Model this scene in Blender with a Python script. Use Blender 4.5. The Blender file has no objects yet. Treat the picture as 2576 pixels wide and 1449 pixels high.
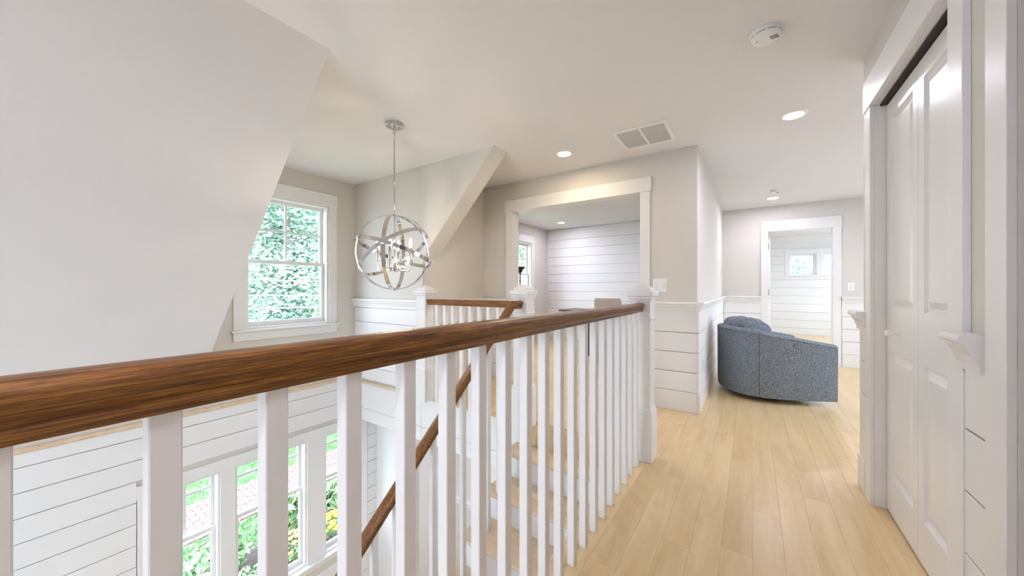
import bpy, bmesh, math, random
from mathutils import Vector, Matrix, noise
R = random.Random(7)
C = bpy.context.scene.collection
sc = bpy.context.scene

# ---------------------------------------------------------------- camera
FPX, UVP = 885.0, 1891.0
TH = math.atan((UVP - 1288) / FPX)
SN, CS = math.sin(TH), math.cos(TH)
CAMZ = 1.17
cam_data = bpy.data.cameras.new('camera')
cam_data.sensor_width = 36.0
cam_data.lens = FPX / 2576 * 36.0
cam_data.clip_start = 0.02
cam = bpy.data.objects.new('camera', cam_data)
cam.location = (0, 0, CAMZ)
cam.rotation_euler = (math.pi / 2, 0, TH)
C.objects.link(cam)
sc.camera = cam

# ---------------------------------------------------------------- world, exposure
sc.view_settings.view_transform = 'Standard'
sc.view_settings.look = 'None'
sc.view_settings.gamma = 1.0
sc.view_settings.exposure = 1.62
sc.view_settings.use_curve_mapping = False
sc.cycles.use_denoising = True
sc.cycles.max_bounces = 6
sc.cycles.diffuse_bounces = 4
sc.cycles.use_adaptive_sampling = True
sc.cycles.adaptive_threshold = 0.12
sc.cycles.adaptive_min_samples = 20
sc.cycles.glossy_bounces = 3
sc.cycles.transparent_max_bounces = 8
sc.cycles.sample_clamp_indirect = 5.0
sc.cycles.caustics_reflective = False
sc.cycles.caustics_refractive = False

SKY_STRENGTH = 2.7
CAN_STRENGTH = 84.0
CAN_COL = (0.98, 0.93, 1.10)
CAN_WARM = (1.0, 0.78, 0.50)
BULB_STRENGTH = 80.0

w = bpy.data.worlds.new('sky')
sc.world = w
w.use_nodes = True
nt = w.node_tree
nt.nodes.clear()
out = nt.nodes.new('ShaderNodeOutputWorld')
bg = nt.nodes.new('ShaderNodeBackground')
tc = nt.nodes.new('ShaderNodeTexCoord')
sep = nt.nodes.new('ShaderNodeSeparateXYZ')
rmp = nt.nodes.new('ShaderNodeValToRGB')
rmp.color_ramp.elements[0].position = 0.0
rmp.color_ramp.elements[0].color = (0.86, 0.91, 1.06, 1)
rmp.color_ramp.elements[1].position = 0.9
rmp.color_ramp.elements[1].color = (0.74, 0.84, 1.06, 1)
nt.links.new(tc.outputs['Generated'], sep.inputs[0])
nt.links.new(sep.outputs['Z'], rmp.inputs[0])
nt.links.new(rmp.outputs[0], bg.inputs['Color'])
bg.inputs['Strength'].default_value = SKY_STRENGTH
nt.links.new(bg.outputs[0], out.inputs[0])

# ================================================================ materials
def new_mat(name):
    m = bpy.data.materials.new(name)
    m.use_nodes = True
    b = m.node_tree.nodes['Principled BSDF']
    return m, m.node_tree, b

def plain(name, col, rough=0.5, metal=0.0, spec=0.5, bump=0.0, bscale=60.0, vary=0.0, coat=0.0):
    m, t, b = new_mat(name)
    b.inputs['Base Color'].default_value = (*col, 1)
    b.inputs['Roughness'].default_value = rough
    b.inputs['Metallic'].default_value = metal
    b.inputs['Specular IOR Level'].default_value = spec
    b.inputs['Coat Weight'].default_value = coat
    if vary or bump:
        tc = t.nodes.new('ShaderNodeTexCoord')
        n = t.nodes.new('ShaderNodeTexNoise')
        n.inputs['Scale'].default_value = bscale
        n.inputs['Detail'].default_value = 3
        t.links.new(tc.outputs['Object'], n.inputs['Vector'])
        if vary:
            mx = t.nodes.new('ShaderNodeMix'); mx.data_type = 'RGBA'
            mx.inputs[6].default_value = (*[c * (1 - vary) for c in col], 1)
            mx.inputs[7].default_value = (*[min(1, c * (1 + vary)) for c in col], 1)
            t.links.new(n.outputs['Fac'], mx.inputs[0])
            t.links.new(mx.outputs[2], b.inputs['Base Color'])
        if bump:
            bp = t.nodes.new('ShaderNodeBump')
            bp.inputs['Strength'].default_value = bump
            bp.inputs['Distance'].default_value = 0.002
            t.links.new(n.outputs['Fac'], bp.inputs['Height'])
            t.links.new(bp.outputs['Normal'], b.inputs['Normal'])
    return m

def emit(name, col, s):
    m, t, b = new_mat(name)
    b.inputs['Base Color'].default_value = (0.8, 0.8, 0.8, 1)
    b.inputs['Emission Color'].default_value = (*col, 1)
    b.inputs['Emission Strength'].default_value = s
    return m

def wood(name, axis, cols, stretch=14.0, scale=5.0, rough=0.35, per_object=0.0, fine=0.5, coat=0.0, contrast=(0.3, 0.75), bump=0.15):
    """long grain along `axis`; cols = dark, mid, light"""
    m, t, b = new_mat(name)
    N, L = t.nodes, t.links
    tc = N.new('ShaderNodeTexCoord')
    mp = N.new('ShaderNodeMapping')
    sv = [stretch, stretch, stretch]; sv['XYZ'.index(axis)] = 1.0
    mp.inputs['Scale'].default_value = [s * scale / 5 for s in sv]
    src = tc.outputs['Object']
    if per_object:
        oi = N.new('ShaderNodeObjectInfo')
        mul = N.new('ShaderNodeMath'); mul.operation = 'MULTIPLY'; mul.inputs[1].default_value = 37.0
        L.new(oi.outputs['Random'], mul.inputs[0])
        add = N.new('ShaderNodeVectorMath'); add.operation = 'ADD'
        L.new(src, add.inputs[0]); L.new(mul.outputs[0], add.inputs[1])
        src = add.outputs[0]
    L.new(src, mp.inputs['Vector'])
    n1 = N.new('ShaderNodeTexNoise'); n1.inputs['Scale'].default_value = 1.6
    n1.inputs['Detail'].default_value = 5; n1.inputs['Distortion'].default_value = 0.6
    L.new(mp.outputs[0], n1.inputs['Vector'])
    n2 = N.new('ShaderNodeTexNoise'); n2.inputs['Scale'].default_value = 9.0
    n2.inputs['Detail'].default_value = 4; n2.inputs['Roughness'].default_value = 0.7
    L.new(mp.outputs[0], n2.inputs['Vector'])
    mixv = N.new('ShaderNodeMix'); mixv.data_type = 'FLOAT'; mixv.inputs[0].default_value = fine
    L.new(n1.outputs['Fac'], mixv.inputs[2]); L.new(n2.outputs['Fac'], mixv.inputs[3])
    rp = N.new('ShaderNodeValToRGB')
    e = rp.color_ramp.elements
    e[0].position = contrast[0]; e[0].color = (*cols[0], 1)
    e[1].position = contrast[1]; e[1].color = (*cols[2], 1)
    k = e.new((contrast[0] + contrast[1]) / 2); k.color = (*cols[1], 1)
    L.new(mixv.outputs[0], rp.inputs[0])
    col = rp.outputs[0]
    if per_object:
        hs = N.new('ShaderNodeHueSaturation')
        mr = N.new('ShaderNodeMapRange')
        mr.inputs[3].default_value = 1 - per_object; mr.inputs[4].default_value = 1 + per_object * 0.6
        L.new(oi.outputs['Random'], mr.inputs[0]); L.new(mr.outputs[0], hs.inputs['Value'])
        L.new(col, hs.inputs['Color']); col = hs.outputs[0]
    L.new(col, b.inputs['Base Color'])
    b.inputs['Roughness'].default_value = rough
    b.inputs['Coat Weight'].default_value = coat
    b.inputs['Coat Roughness'].default_value = 0.2
    bp = N.new('ShaderNodeBump'); bp.inputs['Strength'].default_value = bump; bp.inputs['Distance'].default_value = 0.001
    L.new(mixv.outputs[0], bp.inputs['Height']); L.new(bp.outputs[0], b.inputs['Normal'])
    return m

M = {}
M['wall'] = plain('greige_wall_paint', (0.70, 0.67, 0.62), 0.75, spec=0.2, bump=0.08, bscale=250)
M['ceil'] = plain('ceiling_paint', (0.82, 0.805, 0.81), 0.85, spec=0.15, bump=0.05, bscale=200)
M['trim'] = plain('white_trim_paint', (0.83, 0.825, 0.815), 0.38, spec=0.4)
M['trimg'] = plain('white_gloss_door_paint', (0.80, 0.79, 0.775), 0.30, spec=0.5)
M['ship'] = plain('white_board_paint', (0.83, 0.83, 0.825), 0.45, spec=0.35)
M['plastic'] = plain('white_plastic', (0.85, 0.85, 0.84), 0.3)
M['greyp'] = plain('grey_grille_plastic', (0.35, 0.33, 0.32), 0.6)
M['filter'] = plain('pale_grey_filter', (0.58, 0.56, 0.55), 0.8)
M['dark'] = plain('dark_gap', (0.03, 0.025, 0.02), 0.8)
M['floor'] = wood('light_oak_floor', 'Y', [(0.67, 0.48, 0.235), (0.76, 0.575, 0.31), (0.83, 0.66, 0.39)], stretch=9, scale=4.0, rough=0.28, per_object=0.04, fine=0.35, contrast=(0.3, 0.7), bump=0.05)
M['tread'] = wood('pale_oak_tread', 'X', [(0.60, 0.44, 0.27), (0.74, 0.58, 0.40), (0.82, 0.69, 0.52)], stretch=10, scale=4.0, rough=0.4, fine=0.35)
def railwood(name, axis):
    return wood(name, axis, [(0.026, 0.010, 0.004), (0.21, 0.078, 0.016), (0.50, 0.215, 0.042)], stretch=38, scale=13.0, rough=0.38, fine=0.55, contrast=(0.36, 0.66), coat=0.12, bump=0.35)
M['railY'] = railwood('dark_oak_rail_long', 'Y')
M['railX'] = railwood('dark_oak_rail_cross', 'X')
M['chrome'] = plain('polished_chrome', (0.62, 0.61, 0.60), 0.06, metal=1.0)
M['steel'] = plain('brushed_steel', (0.45, 0.45, 0.45), 0.35, metal=1.0)
M['candle'] = plain('ivory_candle_sleeve', (0.80, 0.75, 0.65), 0.4)
M['can'] = emit('downlight_lens', CAN_COL, CAN_STRENGTH)
M['canw'] = emit('warm_downlight_lens', CAN_WARM, CAN_STRENGTH * 0.75)
M['bulb'] = emit('candle_bulb', (1.0, 0.80, 0.55), BULB_STRENGTH)
M['black'] = plain('black_metal', (0.015, 0.015, 0.015), 0.4)
M['desk'] = plain('dark_desk_wood', (0.05, 0.035, 0.028), 0.35, vary=0.3, bscale=12)
M['linen'] = plain('taupe_linen', (0.55, 0.51, 0.48), 0.9, spec=0.1, bump=0.5, bscale=400, vary=0.12)

def fabric():
    m, t, b = new_mat('blue_grey_tweed')
    N, L = t.nodes, t.links
    tc = N.new('ShaderNodeTexCoord')
    mp = N.new('ShaderNodeMapping'); mp.inputs['Scale'].default_value = (1, 1, 2.2)
    L.new(tc.outputs['Object'], mp.inputs[0])
    n = N.new('ShaderNodeTexNoise'); n.inputs['Scale'].default_value = 150; n.inputs['Detail'].default_value = 3
    L.new(mp.outputs[0], n.inputs['Vector'])
    rp = N.new('ShaderNodeValToRGB'); e = rp.color_ramp.elements
    e[0].position = 0.36; e[0].color = (0.06, 0.080, 0.11, 1)
    e[1].position = 0.66; e[1].color = (0.42, 0.48, 0.54, 1)
    k = e.new(0.5); k.color = (0.19, 0.225, 0.27, 1)
    L.new(n.outputs['Fac'], rp.inputs[0]); L.new(rp.outputs[0], b.inputs['Base Color'])
    b.inputs['Roughness'].default_value = 0.95; b.inputs['Specular IOR Level'].default_value = 0.1
    b.inputs['Sheen Weight'].default_value = 0.15
    bp = N.new('ShaderNodeBump'); bp.inputs['Strength'].default_value = 0.5; bp.inputs['Distance'].default_value = 0.002
    L.new(n.outputs['Fac'], bp.inputs['Height']); L.new(bp.outputs[0], b.inputs['Normal'])
    return m
M['tweed'] = fabric()

def glass():
    m, t, b = new_mat('window_glass')
    N, L = t.nodes, t.links
    N.remove(b)
    o = [n for n in N if n.type == 'OUTPUT_MATERIAL'][0]
    tr = N.new('ShaderNodeBsdfTransparent'); tr.inputs[0].default_value = (0.95, 0.98, 0.97, 1)
    gl = N.new('ShaderNodeBsdfGlossy'); gl.inputs['Roughness'].default_value = 0.02
    lw = N.new('ShaderNodeLayerWeight'); fr = N.new('ShaderNodeMath'); fr.operation = 'POWER'; fr.inputs[1].default_value = 5.0; lw.inputs[0].default_value = 0.5
    L.new(lw.outputs['Facing'], fr.inputs[0])
    mx = N.new('ShaderNodeMixShader')
    L.new(fr.outputs[0], mx.inputs[0]); L.new(tr.outputs[0], mx.inputs[1]); L.new(gl.outputs[0], mx.inputs[2])
    L.new(mx.outputs[0], o.inputs[0])
    return m
M['glass'] = glass()

def leafy(name, a, b_, c, scale=3.0, trans=0.3):
    m, t, b = new_mat(name)
    N, L = t.nodes, t.links
    tc = N.new('ShaderNodeTexCoord')
    n = N.new('ShaderNodeTexNoise'); n.inputs['Scale'].default_value = scale; n.inputs['Detail'].default_value = 4
    L.new(tc.outputs['Object'], n.inputs['Vector'])
    rp = N.new('ShaderNodeValToRGB'); e = rp.color_ramp.elements
    e[0].position = 0.35; e[0].color = (*a, 1); e[1].position = 0.68; e[1].color = (*c, 1)
    k = e.new(0.5); k.color = (*b_, 1)
    L.new(n.outputs['Fac'], rp.inputs[0]); L.new(rp.outputs[0], b.inputs['Base Color'])
    b.inputs['Roughness'].default_value = 0.7
    return m
M['leaf'] = leafy('pale_green_leaves', (0.30, 0.42, 0.34), (0.40, 0.54, 0.42), (0.54, 0.66, 0.53), 1.2)
M['leaf2'] = leafy('yellow_green_leaves', (0.34, 0.44, 0.32), (0.46, 0.57, 0.40), (0.66, 0.74, 0.52), 1.2)
M['shrub'] = leafy('shrub_leaves', (0.20, 0.36, 0.19), (0.38, 0.54, 0.30), (0.62, 0.70, 0.48), 8)
M['lawn'] = leafy('lawn_green', (0.22, 0.36, 0.17), (0.31, 0.47, 0.24), (0.44, 0.57, 0.35), 6)
M['mulch'] = plain('dark_mulch', (0.12, 0.09, 0.08), 0.95, vary=0.5, bscale=30)
M['bark'] = plain('pale_bark', (0.36, 0.33, 0.30), 0.9, vary=0.35, bscale=14, bump=0.6)
M['brick'] = plain('pink_paver', (0.33, 0.20, 0.19), 0.85, vary=0.2, bscale=9)
M['sand'] = plain('joint_sand', (0.32, 0.25, 0.23), 0.95)
M['orange'] = plain('orange_petals', (0.95, 0.42, 0.13), 0.7, vary=0.15, bscale=40)
M['yellow'] = plain('yellow_petals', (0.95, 0.80, 0.06), 0.7, vary=0.1, bscale=40)
M['pink'] = plain('pale_pink_petals', (0.85, 0.62, 0.72), 0.7)
M['cable'] = plain('pale_cable', (0.9, 0.93, 0.92), 0.5)
M['roofing'] = plain('grey_roofing', (0.22, 0.24, 0.26), 0.9)
M['neutral_ground'] = plain('neutral_ground_grey', (0.52, 0.53, 0.54), 0.9, vary=0.08, bscale=3)  # neutral grey for the outer ground, to limit green bounce
M['siding'] = plain('white_siding', (0.80, 0.80, 0.80), 0.7)

# ================================================================ mesh helpers
def world_loc(o):
    v = Vector((0, 0, 0))
    while o is not None:
        v += Vector(o.location); o = o.parent
    return v

class MB:
    def __init__(s): s.v = []; s.f = []
    def quad(s, *p):
        n = len(s.v); s.v += [tuple(q) for q in p]; s.f.append(tuple(range(n, n + len(p)))); return s
    def box(s, x0, x1, y0, y1, z0, z1):
        n = len(s.v)
        s.v += [(x0, y0, z0), (x1, y0, z0), (x1, y1, z0), (x0, y1, z0), (x0, y0, z1), (x1, y0, z1), (x1, y1, z1), (x0, y1, z1)]
        for f in ((0, 3, 2, 1), (4, 5, 6, 7), (0, 1, 5, 4), (1, 2, 6, 5), (2, 3, 7, 6), (3, 0, 4, 7)):
            s.f.append(tuple(n + i for i in f))
        return s
    def prism(s, pts, axis, a0, a1):
        """polygon pts (2D in the two other axes, in xyz order) extruded along axis"""
        n = len(s.v); k = len(pts)
        for a in (a0, a1):
            for p in pts:
                q = list(p); q.insert('xyz'.index(axis), a); s.v.append(tuple(q))
        s.f.append(tuple(n + i for i in range(k))[::-1]); s.f.append(tuple(n + k + i for i in range(k)))
        for i in range(k):
            j = (i + 1) % k
            s.f.append((n + i, n + j, n + k + j, n + k + i))
        return s
    def loft(s, rings, closed_ends=True, loop=False):
        n = len(s.v); k = len(rings[0])
        for r in rings: s.v += [tuple(p) for p in r]
        m = len(rings)
        for a in range(m if loop else m - 1):
            b = (a + 1) % m
            for i in range(k):
                j = (i + 1) % k
                s.f.append((n + a * k + i, n + a * k + j, n + b * k + j, n + b * k + i))
        if closed_ends and not loop:
            s.f.append(tuple(n + i for i in range(k))[::-1]); s.f.append(tuple(n + (m - 1) * k + i for i in range(k)))
        return s
    def tube(s, path, r, seg=10, loop=False):
        rings = []
        P = [Vector(p) for p in path]
        rr = r if isinstance(r, (list, tuple)) else [r] * len(P)
        up = None
        for i, p in enumerate(P):
            if loop: d = (P[(i + 1) % len(P)] - P[i - 1]).normalized()
            else: d = (P[min(i + 1, len(P) - 1)] - P[max(i - 1, 0)]).normalized()
            if up is None: up = Vector((0, 0, 1)) if abs(d.z) < 0.9 else Vector((1, 0, 0))
            x = d.cross(up)
            if x.length < 1e-5: x = d.orthogonal()
            x.normalize(); y = x.cross(d).normalized(); up = y
            rings.append([p + (x * math.cos(t) + y * math.sin(t)) * rr[i] for t in [2 * math.pi * q / seg for q in range(seg)]])
        return s.loft(rings, loop=loop)
    def lathe(s, prof, c=(0, 0, 0), seg=24):
        """prof [(r,z)] around z"""
        rings = [[(c[0] + r * math.cos(t), c[1] + r * math.sin(t), c[2] + z) for t in [2 * math.pi * q / seg for q in range(seg)]] for r, z in prof]
        return s.loft(rings)
    def sphere(s, c, r, seg=12, rings=8, sz=1.0):
        prof = []
        for i in range(rings + 1):
            a = -math.pi / 2 + math.pi * i / rings
            prof.append((max(1e-4, r * math.cos(a)), r * sz * math.sin(a)))
        return s.lathe(prof, c, seg)
    def build(s, name, mat, parent=None, local=False, bevel=0.0, smooth=False, origin=None, kind=None, seg=2, parts=None):
        me = bpy.data.meshes.new(name)
        if origin is None:
            if local: origin = Vector((0, 0, 0))
            elif parent is not None: origin = world_loc(parent)
            else:
                xs = [p[0] for p in s.v]; ys = [p[1] for p in s.v]; zs = [p[2] for p in s.v]
                origin = Vector(((min(xs) + max(xs)) / 2, (min(ys) + max(ys)) / 2, min(zs)))
            off = origin
        else:
            off = Vector(origin)
        me.from_pydata([(p[0] - off[0], p[1] - off[1], p[2] - off[2]) for p in s.v], [], s.f)
        bm = bmesh.new(); bm.from_mesh(me); bmesh.ops.recalc_face_normals(bm, faces=bm.faces); bm.to_mesh(me); bm.free()
        me.materials.append(mat)
        if smooth:
            for p in me.polygons: p.use_smooth = True
            if hasattr(me, 'set_sharp_from_angle'): me.set_sharp_from_angle(angle=math.radians(35))
        o = bpy.data.objects.new(name, me)
        C.objects.link(o)
        if parent is not None:
            o.parent = parent
            if not local: o.location = Vector(off) - world_loc(parent)
        elif not local: o.location = off
        if bevel:
            b = o.modifiers.new('bevel', 'BEVEL'); b.width = bevel; b.segments = seg; b.limit_method = 'ANGLE'; b.angle_limit = math.radians(40)
            b.harden_normals = False
        if kind: o['kind'] = kind
        return o

def struct(name, o=None, mb=None, mat=None, parent=None, bevel=0.0):
    o = mb.build(name, mat, parent, bevel=bevel)
    if parent is None: o['kind'] = 'structure'
    return o

def thing(name, label, cat, loc=(0, 0, 0), rz=0.0, group=None):
    o = bpy.data.objects.new(name, None); C.objects.link(o)
    o.empty_display_size = 0.1
    o.location = loc; o.rotation_euler = (0, 0, rz)
    if label: o['label'] = label
    if cat: o['category'] = cat
    if group: o['group'] = group
    return o

def tag(o, label, cat, group=None, kind=None):
    o['label'] = label; o['category'] = cat
    if group: o['group'] = group
    if kind: o['kind'] = kind
    return o

def wall_holes(axis, a0, a1, u0, u1, z0, z1, holes):
    """slab whose thickness runs a0..a1 along axis ('x' or 'y'); u is the other horizontal axis"""
    mb = MB()
    us = sorted({u0, u1, *[h for q in holes for h in q[:2] if u0 < h < u1]})
    for i in range(len(us) - 1):
        ua, ub = us[i], us[i + 1]
        cuts = sorted([(q[2], q[3]) for q in holes if q[0] <= ua + 1e-6 and q[1] >= ub - 1e-6])
        z = z0
        spans = []
        for c0, c1 in cuts:
            if c0 > z: spans.append((z, c0))
            z = max(z, c1)
        if z < z1: spans.append((z, z1))
        for za, zb in spans:
            if axis == 'x': mb.box(a0, a1, ua, ub, za, zb)
            else: mb.box(ua, ub, a0, a1, za, zb)
    return mb

def abox(mb, axis, a0, a1, u0, u1, z0, z1):
    a0, a1 = min(a0, a1), max(a0, a1)
    u0, u1 = min(u0, u1), max(u0, u1)
    if axis == 'x': mb.box(a0, a1, u0, u1, z0, z1)
    else: mb.box(u0, u1, a0, a1, z0, z1)
    return mb

_shared = {}
def board(parent, name, axis, a0, a1, u0, u1, z0, z1, mat, bevel=0.002):
    """an axis-aligned board object; alike boards share one mesh"""
    a0, a1 = min(a0, a1), max(a0, a1)
    da, du, dz = round(a1 - a0, 4), round(u1 - u0, 4), round(z1 - z0, 4)
    key = (name, axis, da, du, dz, mat.name)
    if key not in _shared:
        mb = MB(); abox(mb, axis, -da / 2, da / 2, -du / 2, du / 2, 0, dz)
        me = bpy.data.meshes.new(name); me.from_pydata(mb.v, [], mb.f); me.materials.append(mat)
        bm = bmesh.new(); bm.from_mesh(me)
        if bevel: bmesh.ops.bevel(bm, geom=bm.edges[:], offset=bevel, segments=1, affect='EDGES')
        bmesh.ops.recalc_face_normals(bm, faces=bm.faces); bm.to_mesh(me); bm.free()
        _shared[key] = me
    o = bpy.data.objects.new(name, _shared[key]); C.objects.link(o)
    o.parent = parent
    ca, cu = (a0 + a1) / 2, (u0 + u1) / 2
    p = Vector((ca, cu, z0)) if axis == 'x' else Vector((cu, ca, z0))
    o.location = p - world_loc(parent)
    return o

def boards(parent, axis, plane, sgn, u0, u1, zs, t=0.016, gap=0.006, mat=None, name='board', holes=()):
    """horizontal shiplap boards, joints recessed; face grows from plane in direction sgn"""
    for za, zb in zip(zs[:-1], zs[1:]):
        segs = [(u0, u1)]
        for h in holes:
            if zb - gap > h[2] + 1e-4 and za + gap < h[3] - 1e-4:
                ns = []
                for a, b in segs:
                    if h[1] <= a or h[0] >= b: ns.append((a, b)); continue
                    if h[0] > a: ns.append((a, h[0]))
                    if h[1] < b: ns.append((h[1], b))
                segs = ns
        for a, b in segs:
            if b - a > 0.01:
                board(parent, name, axis, plane, plane + sgn * t, a, b, za + gap / 2, zb - gap / 2, mat or M['ship'])

RAILP = [(0, .928), (.020, .928), (.020, .950), (.026, .955), (.030, .975), (.040, .990), (.044, .998), (.044, 1.006), (.056, 1.010), (.060, 1.018), (.060, 1.026), (.054, 1.036), (0, 1.036)]
def chair_rail(parent, axis, plane, sgn, u0, u1, name='chair_rail'):
    mb = MB()
    if axis == 'x': mb.prism([(plane + sgn * a, z) for a, z in RAILP], 'y', u0, u1)
    else: mb.prism([(plane + sgn * a, z) for a, z in RAILP], 'x', u0, u1)
    return mb.build(name, M['trim'], parent)

JZ = [0.187, 0.373, 0.560, 0.747, 0.932]
def wainscot(parent, axis, plane, sgn, u0, u1, ru0=None, ru1=None):
    boards(parent, axis, plane, sgn, u0, u1, JZ)
    mb = MB(); abox(mb, axis, plane, plane + sgn * 0.024, u0 if ru0 is None else u0, u1, 0.0, 0.187)
    mb.build('baseboard', M['trim'], parent, bevel=0.003)
    chair_rail(parent, axis, plane, sgn, u0 if ru0 is None else ru0, u1 if ru1 is None else ru1)

def cased_opening(name, axis, plane, sgn, u0, u1, z1, depth, cw=0.095, hh=0.143, z0=0.0, over=0.012, jambs=True, jmat=None, z1h=None):
    """casing on the face at plane, jamb lining through depth (away from viewer, -sgn)"""
    m = MB(); abox(m, axis, plane, plane + sgn * 0.019, u0 - cw, u0, z0, z1)
    root = m.build(name, M['trim'], bevel=0.002); root['kind'] = 'structure'
    m = MB(); abox(m, axis, plane, plane + sgn * 0.019, u1, u1 + cw, z0, z1); m.build('side_casing', M['trim'], root, bevel=0.002)
    m = MB(); abox(m, axis, plane, plane + sgn * 0.025, u0 - cw - over, u1 + cw + over, z1, z1 + hh); m.build('head_casing', M['trim'], root, bevel=0.002)
    if jambs:
        jt = 0.018
        for nm, a, b, c, d in (('jamb', u0 - jt, u0, z0, z1), ('jamb', u1, u1 + jt, z0, z1), ('head_jamb', u0 - jt, u1 + jt, z1, z1 + jt)):
            m = MB(); abox(m, axis, plane, plane - sgn * depth, a, b, c, d); m.build(nm, jmat or M['trim'], root, bevel=0.001)
    return root

# ================================================================ STRUCTURE
CZ = 2.503
XW, YB = -4.246, 2.623        # window wall, stairwell back wall
YP = 3.686                    # wall with the wide opening
YF = 7.114                    # far hall wall
XR = 0.545                    # closet wall
LZ = -2.80                    # lower floor

# ---- ceilings
mb = MB(); mb.box(-4.5, 3.2, -2.9, 11.7, CZ, CZ + 0.12)
struct('ceiling', mb=mb, mat=M['ceil'])
mb = MB(); mb.prism([(-1.945, CZ), (-4.246, 0.237), (-4.246, CZ)], 'y', -2.8, 1.05)
struct('ceiling_slope', mb=mb, mat=M['ceil'])

# ---- exterior wall with dormer window and the three lower windows
UPW = (1.419, 2.273, 0.745, 2.157)
LOW = [(0.77, 1.20), (1.36, 2.00), (2.25, 2.68)]
LZ0, LZ1 = -2.03, -0.60
holes = [UPW] + [(a - .02, b + .02, LZ0, LZ1) for a, b in LOW]
wl = struct('wall_left', mb=wall_holes('x', XW - 0.16, XW, -2.8, 3.82, LZ, CZ, holes), mat=M['wall'])
zs = [0.0 - 0.0 - 0.0]
zj = [-0.090 - 0.177 * k for k in range(16)][::-1]
zj = [z for z in zj if z > LZ] + [0.012]
boards(wl, 'x', XW, 1, -2.7, 2.93, [LZ] + zj, holes=[(0.66, 2.79, LZ0 - 0.10, LZ1 + 0.12)], t=0.014)

# ---- far cheek of the dormer with its slanted edge, standing over the lower hall
mb = MB(); mb.prism([(-4.246, -0.495), (-2.97, -0.495), (-2.97, 1.49), (-1.985, CZ), (-4.246, CZ)], 'y', YB, 2.83)
wd = struct('wall_dormer', mb=mb, mat=M['wall'])
boards(wd, 'y', YB, -1, -4.232, -2.985, [0.03] + JZ[:-1] + [0.925], t=0.014)
chair_rail(wd, 'y', YB, -1, -4.246, -2.975)
# ---- nook wall
mb = MB(); mb.box(-4.246, -2.97, 2.83, YP, -0.495, CZ)
wn = struct('wall_nook', mb=mb, mat=M['wall'])
boards(wn, 'x', -2.97, 1, 2.65, YP, JZ, t=0.014)
mb = MB(); mb.box(-2.97, -2.948, 2.65, YP, 0, 0.187); mb.build('baseboard', M['trim'], wn, bevel=0.003)
chair_rail(wn, 'x', -2.97, 1, 2.64, YP)

# ---- back wall with the wide cased opening
OX0, OX1, OZ = -2.50, -0.934, 2.137
wb = struct('wall_back', mb=wall_holes('y', YP, 3.82, -4.246, -0.42, -0.3, CZ, [(OX0 - .018, OX1 + .018, -0.3, OZ + .018)]), mat=M['wall'])
wainscot(wb, 'y', YP, -1, OX1 + 0.095, -0.42, ru1=-0.42)
wainscot(wb, 'y', YP, -1, -2.97, OX0 - 0.095)
cased_opening('trim_1', 'y', YP, -1, OX0, OX1, OZ, 0.134)

# ---- hall left wall
mb = MB(); mb.box(-0.54, -0.42, 3.82, 7.24, -0.3, CZ)
wh = struct('wall_hall', mb=mb, mat=M['wall'])
boards(wh, 'x', -0.42, 1, YP - 0.016, YF, JZ)
mb = MB(); mb.box(-0.42, -0.396, YP - 0.024, YF, 0, 0.187); mb.build('baseboard', M['trim'], wh)
chair_rail(wh, 'x', -0.42, 1, YP - 0.06, YF)

# ---- far hall wall with doorway
DX0, DX1, DZ = 0.22, 1.01, 2.09
wf = struct('wall_far', mb=wall_holes('y', YF, 7.24, -0.42, 3.1, -0.3, CZ, [(DX0 - .018, DX1 + .018, -0.3, DZ + .018)]), mat=M['wall'])
wainscot(wf, 'y', YF, -1, -0.40, DX0 - 0.095)
wainscot(wf, 'y', YF, -1, DX1 + 0.10, 3.0)
cased_opening('trim_2', 'y', YF, -1, DX0, DX1, DZ, 0.126, hh=0.165, over=0.004)

# ---- room behind the wide opening
wr = struct('wall_room', mb=MB().box(-4.1, -0.54, 7.215, 7.33, -0.3, CZ), mat=M['ship'])
boards(wr, 'y', 7.215, -1, -3.918, -0.54, [0.0] + [0.124 + 0.1935 * k for k in range(12)][0:] + [CZ - 0.012], t=0.014, gap=0.010)
RW = (4.5, 6.49, 0.76, 2.13)
wrl = struct('wall_room_side', mb=wall_holes('x', -4.086, -3.918, 3.82, 7.215, -0.3, CZ, [RW]), mat=M['wall'])

# ---- closet wall on the right, with a second doorway nearer the camera
KY0, KY1, KZ = 1.745, 2.655, 2.150
wc = struct('wall_right', mb=wall_holes('x', XR, XR + 0.125, -2.8, 2.88, -0.3, CZ, [(KY0 - .018, KY1 + .018, -0.3, KZ + .018), (0.602, 1.443, -0.3, KZ + .018)]), mat=M['wall'])
boards(wc, 'x', XR, -1, 1.525, KY0 - 0.10, JZ, t=0.014)
boards(wc, 'x', XR, -1, KY1 + 0.10, 2.895, JZ, t=0.014)
mb = MB(); mb.box(XR - 0.022, XR, KY1 + 0.10, 2.902, 0, 0.187); mb.build('baseboard', M['trim'], wc, bevel=0.003)
mb = MB(); mb.box(XR - 0.022, XR, 1.52, KY0 - 0.10, 0, 0.187); mb.build('baseboard', M['trim'], wc, bevel=0.003)
chair_rail(wc, 'x', XR, -1, 1.545, KY0 - 0.075)
chair_rail(wc, 'x', XR, -1, KY1 + 0.085, 2.94)
cased_opening('trim_3', 'x', XR, -1, KY0, KY1, KZ, 0.125, cw=0.097, hh=0.165)
cased_opening('trim_4', 'x', XR, -1, 0.62, 1.425, KZ, 0.125, cw=0.097, hh=0.165, jmat=M['wall'])
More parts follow.
